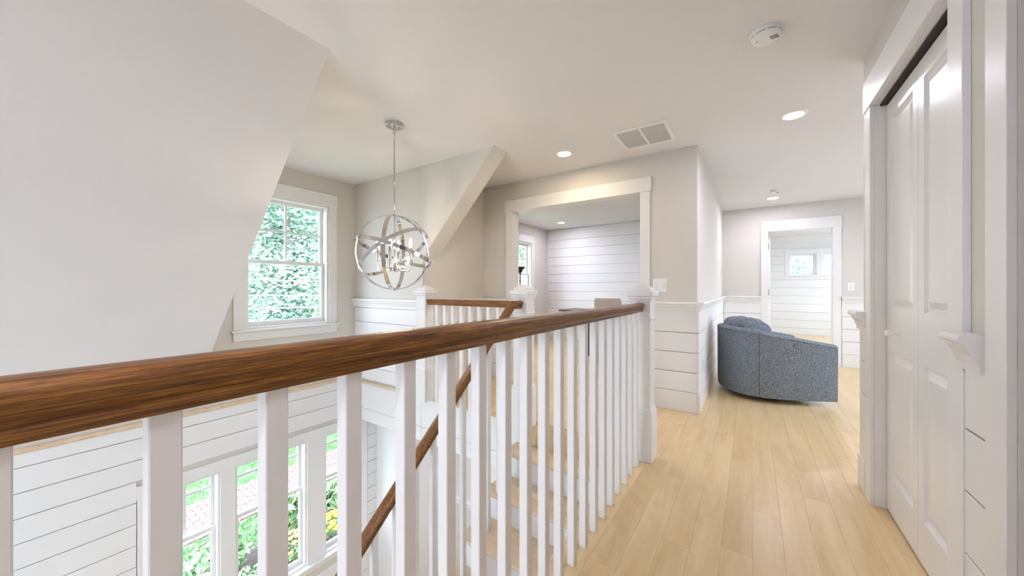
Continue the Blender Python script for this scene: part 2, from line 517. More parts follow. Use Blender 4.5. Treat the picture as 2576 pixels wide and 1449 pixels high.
# return wall of the closet facing the bright end of the hall
mb = MB(); mb.box(XR + 0.125, 3.0, 2.76, 2.88, -0.3, CZ)
wcs = struct('wall_closet_side', mb=mb, mat=M['wall'])
wainscot(wcs, 'y', 2.88, 1, XR, 3.0)
mb = MB(); mb.box(1.25, 1.35, -2.8, 2.76, -0.3, CZ); mb.box(0.67, 1.25, 1.50, 1.60, 0, CZ)
struct('wall_closet_back', mb=mb, mat=M['wall'])

# ---- outer walls beyond the frame, with a hall window and windows added to light the far room and stairwell
HW = (3.9, 6.3, 0.4, 2.1)
we = struct('wall_east', mb=wall_holes('x', 3.0, 3.12, 2.76, 11.6, -0.3, CZ, [HW, (7.7, 10.9, 0.45, 2.2)]), mat=M['wall'])
SW = (-3.7, -1.5, -1.9, 1.2)  # opening added out of view to brighten the stairwell and slope
struct('wall_south', mb=wall_holes('y', -2.92, -2.8, -4.4, 1.35, LZ, CZ, [SW]), mat=M['wall'])
FW = (0.80, 2.72, 1.485, 2.04)
wx = struct('wall_end', mb=wall_holes('y', 11.484, 11.62, -0.7, 3.1, -0.3, CZ, [FW]), mat=M['ship'])
boards(wx, 'y', 11.484, -1, -0.54, 3.0, [0.15 + 0.205 * k for k in range(12)], t=0.014, gap=0.010, holes=[(0.72, 2.80, 1.40, 2.12)])
mb = MB(); mb.box(-0.54, 3.0, 11.462, 11.484, 0, 0.15); mb.build('baseboard', M['trim'], wx, bevel=0.003)
mb = MB(); mb.prism([(11.484, 2.34), (11.47, 2.34), (11.46, 2.38), (11.36, 2.48), (11.36, CZ), (11.484, CZ)], 'x', -0.54, 3.0); mb.build('crown_moulding', M['trim'], wx)
struct('wall_far_side', mb=MB().box(-0.66, -0.54, 7.24, 11.5, -0.3, CZ), mat=M['wall'])

# ---- lower storey
lb = struct('wall_lower_back', mb=MB().box(-3.55, -0.70, YP, 3.80, LZ, -0.4), mat=M['wall'])
mb = MB(); mb.prism([(YP - a, -1.76 + (z - 1.036)) for a, z in RAILP], 'x', -3.55, -0.70); mb.build('chair_rail', M['trim'], lb)
struct('wall_lower_bump', mb=MB().box(XW, -3.55, 2.93, 3.80, LZ, -0.495), mat=M['ship'])
struct('wall_under_gallery', mb=MB().box(-0.70, -0.60, -2.8, 3.80, LZ, -0.30), mat=M['wall'])
mb = MB(); mb.box(-4.4, 0.0, -2.9, 3.9, LZ - 0.1, LZ)
struct('floor_lower', mb=mb, mat=M['floor'])

# ---- upper floor slab and oak planks
mb = MB()
mb.box(-0.665, 3.1, -2.8, 2.64, -0.30, -0.012)
mb.box(-2.97, 3.1, 2.64, 3.80, -0.30, -0.012)
mb.box(-4.1, 3.1, 3.80, 11.6, -0.30, -0.012)
fl = struct('floor', mb=mb, mat=M['floor'])
mb = MB(); mb.box(-2.97, -1.70, 2.64, 3.70, -0.495, -0.30); mb.box(-1.70, -0.70, 2.72, 3.70, -0.495, -0.30)
mb.build('hall_ceiling_below', M['ceil'], fl)
def planks(x0, x1, y0, y1, lmin=1.0, lmax=2.1):
    pw = 0.1172
    k0 = math.floor((x0 - 0.0025) / pw)
    k = k0
    while True:
        a = 0.0025 + pw * k; b = a + pw; k += 1
        if a >= x1 - 0.004: break
        a = max(a, x0); b = min(b, x1)
        if b - a < 0.004: continue
        y = y0
        first = True
        while y < y1 - 0.01:
            L = round(R.uniform(lmin, lmax) * (R.uniform(0.35, 1) if first else 1), 1); first = False
            e = y + L
            if y1 - e < 0.35: e = y1
            board(fl, 'floor_plank', 'x', a + 0.0002, b - 0.0002, y + 0.0002, e - 0.0002, -0.012, 0.0, M['floor'], bevel=0.0004)
            y = e
planks(-0.665, XR, 0.55, 3.3, 1.0, 1.9)
planks(-0.665, XR, 3.3, YF, 1.4, 2.4)
planks(XR, 1.7, 2.88, YF, 1.8, 2.6)
planks(-2.95, -0.665, 2.66, 3.82, 1.3, 1.5)
planks(-3.9, -0.665, 3.82, 7.2, 1.8, 2.8)
planks(-0.2, 2.0, YF, 11.48, 2.2, 3.6)
planks(XR, 0.67, KY0 - 0.01, KY1 + 0.01, 1.0, 1.2)
planks(XR, 0.67, 0.61, 1.44, 1.0, 1.2)
mb = MB(); mb.box(-0.665, XR, -2.8, 0.55, -0.012, 0); mb.box(1.7, 3.0, 2.88, 11.48, -0.012, 0); mb.build('floor_boards_behind', M['floor'], fl)

# ---- trims round the stairwell (light oak nosing + white fascia)
m = MB(); m.prism([(XW, 0.012), (XW + 0.028, 0.012), (XW + 0.036, 0.022), (XW + 0.036, 0.036), (XW + 0.028, 0.046), (XW, 0.046)], 'y', -2.7, YB)
struct('trim_5', mb=m, mat=M['tread'])
m = MB(); m.prism([(YB, -0.022), (YB - 0.03, -0.022), (YB - 0.038, -0.012), (YB - 0.038, 0.0), (YB - 0.03, 0.010), (YB, 0.010)], 'x', XW + 0.036, -2.975)
struct('trim_6', mb=m, mat=M['tread'])
# landing edge: nosing and two fascia boards
m = MB(); m.prism([(2.66, -0.026), (2.595, -0.026), (2.585, -0.018), (2.585, -0.008), (2.595, 0.0), (2.66, 0.0)], 'x', -2.975, -1.72)
le = struct('trim_7', mb=m, mat=M['tread'])
for z0, z1 in ((-0.34, -0.028), (-0.495, -0.343)):
    board(le, 'board', 'y', 2.610, 2.64, -2.975, -1.70, z0, z1, M['ship'])
for z0, z1 in ((-0.34, -0.028), (-0.495, -0.343)):
    board(wd, 'board', 'y', YB - 0.013, YB, XW + 0.015, -2.978, z0, z1, M['ship'])
# gallery edge
m = MB(); m.prism([(-0.64, -0.026), (-0.715, -0.026), (-0.725, -0.018), (-0.725, -0.008), (-0.715, 0.0), (-0.64, 0.0)], 'y', -2.8, 2.60)
ge = struct('trim_8', mb=m, mat=M['tread'])
board(ge, 'board', 'x', -0.700, -0.665, -2.8, 2.60, -0.33, -0.028, M['ship'])

# ================================================================ WINDOWS
def window(name, axis, plane, sgn, u0, u1, z0, z1, depth=0.15, casing=0.097, meet=None, muntin_v=True, muntin_h=None, sill=True, head=0.145, frame=0.022, stile=0.034, sideL=True, sideR=True, cased=True):
    """double-hung; sgn = direction of the room. root = frame"""
    out = -sgn
    a_in, a_out = plane, plane + out * depth
    fm = MB()
    u0_, u1_, z0_, z1_ = u0 + .0005, u1 - .0005, z0 + .0005, z1 - .0005
    for a, b, c, d in ((u0_, u0 + frame, z0, z1), (u1 - frame, u1_, z0, z1), (u0 + frame, u1 - frame, z1 - frame, z1_), (u0 + frame, u1 - frame, z0_, z0 + frame)):
        abox(fm, axis, a_in, a_out, a, b, c, d)
    root = fm.build(name, M['trim'], bevel=0.0015); root['kind'] = 'structure'
    if cased:
        m = MB(); abox(m, axis, plane, plane + sgn * 0.019, u0 - casing, u0, z0, z1); m.build('side_casing', M['trim'], root, bevel=0.002)
        m = MB(); abox(m, axis, plane, plane + sgn * 0.019, u1, u1 + casing, z0, z1); m.build('side_casing', M['trim'], root, bevel=0.002)
        m = MB(); abox(m, axis, plane, plane + sgn * 0.025, u0 - casing - 0.006, u1 + casing + 0.006, z1, z1 + head); m.build('head_casing', M['trim'], root, bevel=0.002)
        if sill:
            m = MB(); abox(m, axis, plane + out * 0.06, plane + sgn * 0.045, u0 - casing - 0.022, u1 + casing + 0.022, z0 - 0.020, z0); m.build('stool', M['trim'], root, bevel=0.004)
            m = MB(); abox(m, axis, plane, plane + sgn * 0.019, u0 - casing, u1 + casing, z0 - 0.112, z0 - 0.020); m.build('apron', M['trim'], root, bevel=0.002)
    iu0, iu1, iz0, iz1 = u0 + frame, u1 - frame, z0 + frame, z1 - frame
    if meet is None: spans = [(iz0, iz1, 0.07, True)]
    else: spans = [(meet - 0.018, iz1, 0.098, True), (iz0, meet + 0.018, 0.062, False)]
    for za, zb, off, upper in spans:
        s0 = plane + out * off; s1 = plane + out * (off + 0.033)
        m = MB()
        rb = 0.036 if upper else 0.05
        rt = 0.036
        abox(m, axis, s0, s1, iu0, iu0 + stile, za, zb); abox(m, axis, s0, s1, iu1 - stile, iu1, za, zb)
        abox(m, axis, s0, s1, iu0 + stile, iu1 - stile, za, za + rb); abox(m, axis, s0, s1, iu0 + stile, iu1 - stile, zb - rt, zb)
        sash = m.build('upper_sash' if upper else 'lower_sash', M['trim'], root, bevel=0.002)
        g = MB(); abox(g, axis, s0 + out * 0.014, s0 + out * 0.018, iu0 + stile - .004, iu1 - stile + .004, za + rb - .004, zb - rt + .004)
        g.build('pane', M['glass'], sash)
        if upper:
            uc = (iu0 + iu1) / 2
            if muntin_v:
                m = MB(); abox(m, axis, s0 + out * 0.004, s0 + out * 0.026, uc - 0.011, uc + 0.011, za + rb, zb - rt); m.build('muntin', M['trim'], sash)
            if muntin_h is not None:
                m = MB(); abox(m, axis, s0 + out * 0.005, s0 + out * 0.025, iu0 + stile, iu1 - stile, muntin_h - 0.010, muntin_h + 0.010); m.build('muntin', M['trim'], sash)
    if meet is not None:
        m = MB(); uc = (iu0 + iu1) / 2
        abox(m, axis, plane + out * 0.050, plane + out * 0.085, uc - 0.022, uc + 0.022, meet + 0.018, meet + 0.030); m.build('sash_lock', M['plastic'], root, bevel=0.003)
    return root

w1 = window('window_1', 'x', XW, 1, *UPW, meet=1.452, muntin_h=1.795)
# triple lower window
for i, (a, b) in enumerate(LOW):
    window('window_%d' % (i + 2), 'x', XW, 1, a - 0.02, b + 0.02, LZ0, LZ1, meet=-1.15, muntin_h=-0.76, cased=False, frame=0.018, stile=0.03)
m = MB()
m.box(XW, XW + 0.02, 0.665, 0.75, LZ0, LZ1)
m.box(XW, XW + 0.02, 1.22, 1.34, LZ0, LZ1)
m.box(XW, XW + 0.02, 2.02, 2.23, LZ0, LZ1)
m.box(XW, XW + 0.02, 2.70, 2.785, LZ0, LZ1)
m.box(XW, XW + 0.024, 0.66, 2.79, LZ1, LZ1 + 0.11)
m.box(XW, XW + 0.02, 0.665, 2.785, LZ0 - 0.10, LZ0 - 0.02)
m.box(XW - 0.05, XW + 0.07, 0.645, 2.80, LZ0 - 0.02, LZ0)
struct('trim_9', mb=m, mat=M['trim'], bevel=0.002)
window('window_5', 'x', -3.918, 1, *RW, meet=1.46, muntin_h=1.78, casing=0.105)
window('window_6', 'x', 3.0, -1, *HW, meet=1.3, muntin_h=1.7)
# far room: pair of awning windows under one head
fx = [(0.80, 1.325), (1.455, 1.98), (2.11, 2.72)]
for i, (a, b) in enumerate(fx):
    window('window_%d' % (i + 7), 'y', 11.484, -1, a, b, FW[2], FW[3], muntin_v=False, muntin_h=None, cased=False)
m = MB(); m.box(1.325, 1.455, 11.46, 11.6, FW[2], FW[3]); m.box(1.98, 2.11, 11.46, 11.6, FW[2], FW[3])
m.box(0.71, 0.80, 11.464, 11.484, FW[2], FW[3]); m.box(0.70, 2.82, 11.46, 11.484, FW[3], FW[3] + 0.11); m.box(0.68, 2.84, 11.43, 11.50, FW[2] - 0.02, FW[2]); m.box(0.71, 2.81, 11.464, 11.484, FW[2] - 0.10, FW[2] - 0.02)
struct('trim_10', mb=m, mat=M['trim'], bevel=0.002)
window('window_11', 'y', -2.8, 1, *SW, meet=-0.35, depth=0.12)  # unseen window, added for daylight on the stairwell side
window('window_10', 'x', 3.0, -1, 7.7, 10.9, 0.45, 2.2, meet=1.4)  # unseen window, added to light the far room

# ================================================================ DOORS
def panel_leaf(parent, plane, y0, y1, z0, z1, thick=0.034):
    """leaf with two raised panels facing -x; root leaf mesh = stiles and rails"""
    sw = 0.058
    rails = [(z0, z0 + 0.185), (0.845, 1.065), (z1 - 0.085, z1)]
    m = MB()
    m.box(plane, plane + thick, y0, y0 + sw, z0, z1); m.box(plane, plane + thick, y1 - sw, y1, z0, z1)
    for a, b in rails: m.box(plane, plane + thick, y0 + sw, y1 - sw, a, b)
    leaf = m.build('door_leaf', M['trimg'], parent, bevel=0.0)
    for za, zb in ((rails[0][1], rails[1][0]), (rails[1][1], rails[2][0])):
        a, b = y0 + sw, y1 - sw
        r = [(0.0, 0.0), (0.006, 0.010), (0.012, 0.014), (0.018, 0.014), (0.045, 0.004), (0.048, 0.003)]
        rings = []
        for ins, dep in r:
            rings.append([(plane + dep, a + ins, za + ins), (plane + dep, b - ins, za + ins), (plane + dep, b - ins, zb - ins), (plane + dep, a + ins, zb - ins)])
        p = MB(); p.loft([[(plane + 0.026, q[1], q[2]) for q in rings[0]]] + rings)
        p.build('raised_panel', M['trimg'], leaf)
    return leaf

dm = MB(); DPX = 0.590
dm.box(0.566, 0.60, KY0 + .001, KY1 - .001, KZ - 0.012, KZ)    # bifold track
d1 = dm.build('door_1', M['dark']); d1['kind'] = 'structure'
dmid = 2.228
lf = panel_leaf(d1, DPX, dmid + 0.0015, KY1 - 0.006, 0.012, KZ - 0.018)
kn = MB()
prof = [(0.011, 0.0), (0.0085, 0.006), (0.0065, 0.016), (0.007, 0.022), (0.013, 0.028), (0.0165, 0.034), (0.0155, 0.041), (0.009, 0.046), (0.001, 0.047)]
kn.loft([[(DPX - h, 2.475 + r * math.cos(t), 0.948 + r * math.sin(t)) for t in [2 * math.pi * q / 20 for q in range(20)]] for r, h in prof])
kn.build('knob', M['plastic'], lf, smooth=True)
panel_leaf(d1, DPX, KY0 + 0.006, dmid - 0.0015, 0.012, KZ - 0.018)

# open door in the far doorway
dm = MB(); dm.box(DX0 + 0.002, DX0 + 0.037, 7.255, 8.02, 0.012, DZ - 0.01)
d2 = dm.build('door_2', M['trim'], bevel=0.002); d2['kind'] = 'structure'
for z in (1.86, 1.10, 0.30):
    h = MB(); h.box(DX0, DX0 + 0.012, 7.165, 7.235, z - 0.045, z + 0.045); h.lathe([(0.006, -0.047), (0.006, 0.047)], (DX0 + 0.008, 7.245, z), 10)
    h.build('hinge', M['steel'], d2)

# ================================================================ RAILINGS
RP = [(-.021, 0), (.021, 0), (.023, .003), (.023, .014), (.019, .018), (.021, .024), (.029, .032), (.0325, .040), (.0325, .047), (.028, .053), (.016, .0575), (0, .0585),
      (-.016, .0575), (-.028, .053), (-.0325, .047), (-.0325, .040), (-.029, .032), (-.021, .024), (-.019, .018), (-.023, .014), (-.023, .003)]
def newel(parent, x, y, z0=0.0, name='newel_post'):
    m = MB()
    h = 0.0645
    m.box(x - h, x + h, y - h, y + h, z0 + 0.33, 1.10)
    po = m.build(name, M['trim'], parent, bevel=0.003)
    def frust(mb, lv):
        mb.loft([[(x - a, y - a, z), (x + a, y - a, z), (x + a, y + a, z), (x - a, y + a, z)] for a, z in lv])
    b = MB(); frust(b, [(0.0785, z0), (0.0785, 0.322), (0.0785, 0.324)]); frust(b, [(0.0755, 0.322), (0.0755, 0.333), (0.071, 0.336), (0.071, 0.347), (0.0655, 0.357)])
    b.build('newel_base', M['trim'], po, bevel=0.0015)
    c = MB(); frust(c, [(0.065, 0.948), (0.069, 0.953), (0.072, 0.960), (0.072, 0.966), (0.065, 0.968)])
    c.build('newel_collar', M['trim'], po)
    c = MB()
    frust(c, [(0.065, 1.070), (0.068, 1.078), (0.068, 1.086), (0.074, 1.092), (0.077, 1.104), (0.077, 1.110), (0.086, 1.116), (0.087, 1.124), (0.087, 1.146), (0.084, 1.150), (0.062, 1.151), (0.062, 1.168), (0.060, 1.171), (0.001, 1.203)])
    c.build('newel_cap', M['trim'], po)
    return po

_bal = {}
def baluster(parent, x, y, z0, z1, w=0.032):
    k = round(z1 - z0, 3)
    if k not in _bal:
        me = bpy.data.meshes.new('baluster'); mb = MB(); mb.box(-w / 2, w / 2, -w / 2, w / 2, 0, k)
        me.from_pydata(mb.v, [], mb.f); me.materials.append(M['trim'])
        bm = bmesh.new(); bm.from_mesh(me); bmesh.ops.bevel(bm, geom=bm.edges[:], offset=0.0018, segments=1, affect='EDGES'); bmesh.ops.recalc_face_normals(bm, faces=bm.faces); bm.to_mesh(me); bm.free()
        _bal[k] = me
    o = bpy.data.objects.new('baluster', _bal[k]); C.objects.link(o); o.parent = parent
    o.location = Vector((x, y, z0)) - world_loc(parent)
    return o

# gallery railing beside the camera
GX = -0.6305
gr = thing('gallery_railing', 'long white railing with brown oak handrail crossing the foreground above the stairwell', 'railing', (GX, 2.533, 0))
newel(gr, -0.6275, 2.5335)
m = MB(); m.loft([[(GX + a, y_, 1.010 + 0.001 * (2.47 - y_) + b * (1 + 0.06 * (2.47 - y_))) for a, b in RP] for y_ in (-1.2, 0.0, 1.2, 2.47)])
m.build('handrail', M['railY'], gr, smooth=True)
ys = [2.352 - 0.1237 * k for k in range(15)] + [0.493, 0.362, 0.233, 0.106] + [-0.022 - 0.1285 * k for k in range(9)]
for y in ys: baluster(gr, GX, y + 0.016, 0.0, 1.016)

# landing railing between the two far newels
lr = thing('landing_railing', 'short white railing with brown handrail between two newels across the stairwell', 'railing', (-1.605, 2.533, 0))
newel(lr, -1.605, 2.533)
nb = newel(lr, -2.835, 2.545)
m = MB(); m.prism([(2.533 + a, 0.998 + b) for a, b in RP], 'x', -2.775, -1.665)
m.build('handrail', M['railX'], lr, smooth=True)
for k in range(9): baluster(lr, -2.645 + 0.1105 * k, 2.533, 0.0, 1.0)

# ================================================================ STAIRCASE
RISE, RUN, NY0 = 0.2, 0.27, 2.66
SX0, SX1 = -1.70, -0.702
st = thing('staircase', 'pale oak treads and white risers descending from the landing behind the balusters', 'staircase', (-1.2, 2.66, LZ))
for k in range(1, 14):
    y = NY0 - RUN * k; z = -RISE * k
    m = MB()
    yb, yf = y + RUN + 0.035, y
    prof = [(yb, z - 0.027), (yf + 0.010, z - 0.027), (yf + 0.002, z - 0.020), (yf, z - 0.0135), (yf + 0.002, z - 0.007), (yf + 0.010, z), (yb, z)]
    m.prism(prof, 'x', SX0 - 0.03, SX1)
    m.build('tread', M['tread'], st)
for k in range(0, 14):
    y = NY0 - RUN * k + 0.033; z1 = -RISE * k - (0.027 if k else 0.03)
    m = MB(); m.box(SX0 + 0.01, SX1, y, y + 0.018, -RISE * (k + 1), z1)
    m.build('riser', M['trim'], st)
# stepped outer stringer with wall beneath
m = MB()
pts = []
for k in range(0, 14):
    y = NY0 - RUN * k + 0.034; pts += [(y, -RISE * k - 0.028), (y, -RISE * (k + 1) - 0.028)]
pts = [(NY0 + 0.034, -0.06)] + pts[1:]
pts += [(NY0 - RUN * 13 + 0.034, LZ + 0.001), (NY0 + 0.034, LZ + 0.001)]
n = len(m.v)
for k in range(0, 14):
    ya = NY0 - RUN * (k + 1) + 0.034; yb = NY0 - RUN * k + 0.034
    zt = -RISE * (k + 1) - 0.0275
    m.box(SX0 - 0.012, SX0 + 0.01, ya, yb, LZ, zt)
m.build('stringer', M['trim'], st)
m = MB()
m.prism([(2.60, -0.33), (2.60, -0.02), (-0.85, -0.02 - 3.45 * RISE / RUN), (-0.85, -0.33 - 3.45 * RISE / RUN)], 'x', SX1 - 0.016, SX1)
m.build('skirt_board', M['trim'], st)

# stair handrail, sloping away from newel
sr = thing('stair_railing', 'brown oak stair handrail on white balusters sloping down beside the treads', 'railing', (-1.605, 2.46, 1.0))
HX = -1.605
def rail_sweep(pts):
    rings = []
    for i, (y, z) in enumerate(pts):
        rings.append([(HX + a, y, z + b * 1.15) for a, b in RP])
    return rings
HS = 0.86
hz = lambda y: 0.998 - HS * (2.36 - y)
m = MB(); m.loft(rail_sweep([(2.468, 0.998), (2.362, 0.998)] + [(2.355, hz(2.355)), (1.8, hz(1.8)), (1.2, hz(1.2)), (0.4, hz(0.4)), (0.28, hz(0.28))]))
m.build('handrail', M['railY'], sr, smooth=True)
for k in range(1, 9):
    for fy in (0.055, 0.19):
        y = NY0 - RUN * k + fy
        if y > 2.42 or y < 0.3: continue
        baluster(sr, HX, y, -RISE * k, min(1.0, hz(y) + 0.01))

# ================================================================ CEILING FIXTURES
def downlight(x, y, label, z=CZ, r=0.088, group='round recessed downlights', lens='can'):
    t = thing('ceiling_light', label, 'light', (x, y, z), group=group)
    m = MB(); m.lathe([(0.064, -0.0045), (0.066, -0.0075), (r - 0.006, -0.006), (r, -0.0005), (r, 0.0), (0.064, 0.0)], (x, y, z), 40)
    m.build('trim_ring', M['plastic'], t, smooth=True)
    m = MB(); m.lathe([(0.001, -0.003), (0.064, -0.003), (0.064, -0.0045), (0.001, -0.0050)], (x, y, z), 40)
    m.build('lens', M[lens], t)
    return t
downlight(-1.536, 3.171, 'lit recessed downlight in the ceiling left of the air vent', lens='canw')
downlight(0.266, 3.459, 'largest lit recessed downlight, near the closet in the hall ceiling')
downlight(0.258, 6.478, 'small lit recessed downlight at the far end of the hall')
downlight(-3.208, 6.492, 'small lit recessed downlight in the room behind the wide opening')
downlight(-0.15, -0.35, 'added unseen downlight in the hall ceiling just behind the camera, beside the closet wall')  # unseen lamp added to brighten the near balusters, casings and closet
downlight(-0.08, -1.5, 'added unseen downlight farthest behind the camera in the hall ceiling')  # unseen lamp added for general light from behind the camera
downlight(-1.4, -0.9, 'added unseen downlight above the top of the stair void behind the camera')  # unseen lamp added for more light on the left side
downlight(-1.3, 5.0, 'added downlight in the room near the opening head, out of view')  # lamp added out of view to light the back room
downlight(-2.9, 4.9, 'added downlight in the back room near its side window, out of view')  # second added lamp, brightens the back room further
downlight(1.2, 9.4, 'unseen downlight in the far bedroom ceiling')  # unseen lamp lighting the far room
downlight(2.0, 4.9, 'unseen downlight in the hall wing hidden behind the closet')  # unseen lamp lighting the hall wing
downlight(-2.3, 3.2, 'added unseen downlight in the lower hall ceiling', z=-0.495)  # unseen lamp added to light the lower storey

# chandelier
HC = Vector((-2.401, 1.825, 0))
CX = Vector((CS, SN, 0)); 
fw = (HC - Vector((0, 0, 0))).normalized()          # away from camera
rt = Vector((fw.y, -fw.x, 0)); upv = Vector((0, 0, 1)); tw = -fw
ch = thing('chandelier', 'chrome orb chandelier with four lit candle bulbs hanging over the stairwell', 'chandelier', (HC.x, HC.y, CZ))
m = MB(); m.lathe([(0.001, -0.026), (0.060, -0.026), (0.067, -0.022), (0.068, -0.004), (0.068, 0.0)], (HC.x, HC.y, CZ), 40)
cn = m.build('canopy', M['chrome'], ch, smooth=True)
for s_ in (-1, 1):
    p = HC + rt * 0.034 * s_ + upv * (CZ - 0.028)
    m = MB(); m.lathe([(0.004, -0.006), (0.0055, -0.003), (0.0055, 0.003)], p, 12); m.build('canopy_screw', M['steel'], cn)
m = MB(); m.lathe([(0.006, -0.03), (0.009, -0.012), (0.009, 0.0)], (HC.x, HC.y, CZ - 0.026), 12)
def ring_pts(c, a, b, r, n=20): return [c + (a * math.cos(2 * math.pi * i / n)) * r + (b * math.sin(2 * math.pi * i / n)) * r for i in range(n)]
m.build('loop_stem', M['chrome'], ch, smooth=True)
zz = CZ - 0.064
for i in range(2):
    c_ = HC + upv * (zz - i * 0.030)
    a_ = rt if i % 2 == 0 else fw
    m = MB(); m.tube([c_ + a_ * 0.011 * math.cos(q) + upv * 0.019 * math.sin(q) for q in [2 * math.pi * j / 18 for j in range(18)]], 0.0028, 8, loop=True)
    m.build('chain_link', M['chrome'], ch, smooth=True)
m = MB(); m.tube([HC + upv * 2.395, HC + upv * 2.35, HC + upv * 1.765, HC + upv * 1.29], [0.0035, 0.0055, 0.0055, 0.0055], 12)
m.build('rod', M['chrome'], ch, smooth=True)
GC = HC + upv * 1.459; GR = 0.302
def band(a, b, name='band', r=GR, wd=0.030):
    a = a.normalized(); b = (b - a * b.dot(a)).normalized(); nrm = a.cross(b).normalized()
    rings = []
    N_ = 96
    for i in range(N_):
        t = 2 * math.pi * i / N_
        d = a * math.cos(t) + b * math.sin(t)
        rings.append([GC + d * (r + 0.0015) + nrm * wd / 2, GC + d * (r + 0.0015) - nrm * wd / 2, GC + d * (r - 0.0015) - nrm * wd / 2, GC + d * (r - 0.0015) + nrm * wd / 2])
    m = MB(); m.loft(rings, loop=True)
    m.build(name, M['chrome'], ch, smooth=True)
fp = rt * -0.26 + upv * 0.18 + tw * 0.95
band(upv, rt * -0.26 + tw * 0.966, r=GR)
band(upv, rt * 0.995 + tw * 0.10, r=GR - 0.002)
band(upv, rt * -0.93 + tw * 0.37, r=GR - 0.004)
band(rt * math.cos(math.radians(32)) + upv * math.sin(math.radians(32)), fp, r=GR - 0.001)
band(rt * math.cos(math.radians(19)) - upv * math.sin(math.radians(19)), fp, r=GR + 0.002)
for zc in (GR, -GR):
    m = MB(); m.lathe([(0.001, -0.010), (0.010, -0.008), (0.012, 0.0), (0.010, 0.008), (0.001, 0.010)], GC + upv * zc, 16); m.build('finial', M['steel'], ch, smooth=True)
m = MB(); m.lathe([(0.001, -0.030), (0.012, -0.026), (0.016, -0.012), (0.028, -0.006), (0.030, 0.002), (0.018, 0.010), (0.012, 0.040), (0.008, 0.060), (0.0055, 0.07)], HC + upv * 1.325, 24)
m.build('hub', M['chrome'], ch, smooth=True)
for ang in (15, 105, 195, 285):
    d = rt * math.cos(math.radians(ang)) + tw * math.sin(math.radians(ang))
    pts = [HC + d * r + upv * z for r, z in ((0.02, 1.318), (0.05, 1.308), (0.09, 1.305), (0.118, 1.307), (0.128, 1.316), (0.130, 1.335), (0.130, 1.385))]
    m = MB(); m.tube(pts, 0.0042, 10); arm = m.build('arm', M['chrome'], ch, smooth=True)
    e = HC + d * 0.130
    m = MB(); m.lathe([(0.006, 0.0), (0.017, 0.004), (0.019, 0.010), (0.012, 0.014)], e + upv * 1.385, 20); m.build('candle_cup', M['chrome'], arm, smooth=True)
    m = MB(); m.lathe([(0.0115, 0.0), (0.0115, 0.10), (0.009, 0.102)], e + upv * 1.398, 20); m.build('candle_sleeve', M['chrome'], arm, smooth=True)
    m = MB(); m.lathe([(0.006, 0.0), (0.010, 0.012), (0.0135, 0.028), (0.012, 0.045), (0.007, 0.062), (0.003, 0.074), (0.0008, 0.080)], e + upv * 1.50, 16); m.build('bulb', M['bulb'], arm, smooth=True)

# smoke detectors
def smoke(x, y, label, r=0.072):
    t = thing('smoke_detector', label, 'smoke detector', (x, y, CZ))
    m = MB(); m.lathe([(r, 0.0), (r + 0.002, -0.006), (r, -0.014), (r * 0.96, -0.016)], (x, y, CZ), 48); m.build('mounting_base', M['plastic'], t, smooth=True)
    m = MB(); m.lathe([(r * 0.93, -0.014), (r * 0.94, -0.024), (r * 0.86, -0.036), (r * 0.70, -0.041), (0.001, -0.043)], (x, y, CZ), 48); bd = m.build('cover', M['plastic'], t, smooth=True)
    for k in range(8):
        a0 = k * math.pi / 4 + 0.08; mm = MB()
        rings = []
        for j in range(7):
            a = a0 + j * (math.pi / 4 - 0.16) / 6
            c_ = Vector((math.cos(a), math.sin(a), 0))
            rings.append([Vector((x, y, CZ)) + c_ * (r * 0.945) + upv * -0.019, Vector((x, y, CZ)) + c_ * (r * 0.90) + upv * -0.019, Vector((x, y, CZ)) + c_ * (r * 0.90) + upv * -0.0235, Vector((x, y, CZ)) + c_ * (r * 0.952) + upv * -0.0235])
        mm.loft(rings); mm.build('vent_slot', M['greyp'], t)
    g = MB()
    for i in range(-2, 3):
        for j in range(-2, 3):
            cx_, cy_ = x + 0.034 + i * 0.007 + j * 0.002, y - 0.012 + j * 0.007
            g.box(cx_ - 0.0024, cx_ + 0.0024, cy_ - 0.0024, cy_ + 0.0024, CZ - 0.0435, CZ - 0.0405)
    g.build('sounder_grille', M['greyp'], t)
    m = MB(); m.lathe([(0.0035, -0.045), (0.0035, -0.040)], (x - 0.04, y - 0.012, CZ), 12); m.build('indicator', M['orange'], t)
smoke(0.062, 2.262, 'white round smoke detector nearest the camera, above the closet end of the hall')
smoke(0.255, 5.95, 'small white smoke detector beside the farthest hall downlight', r=0.055)

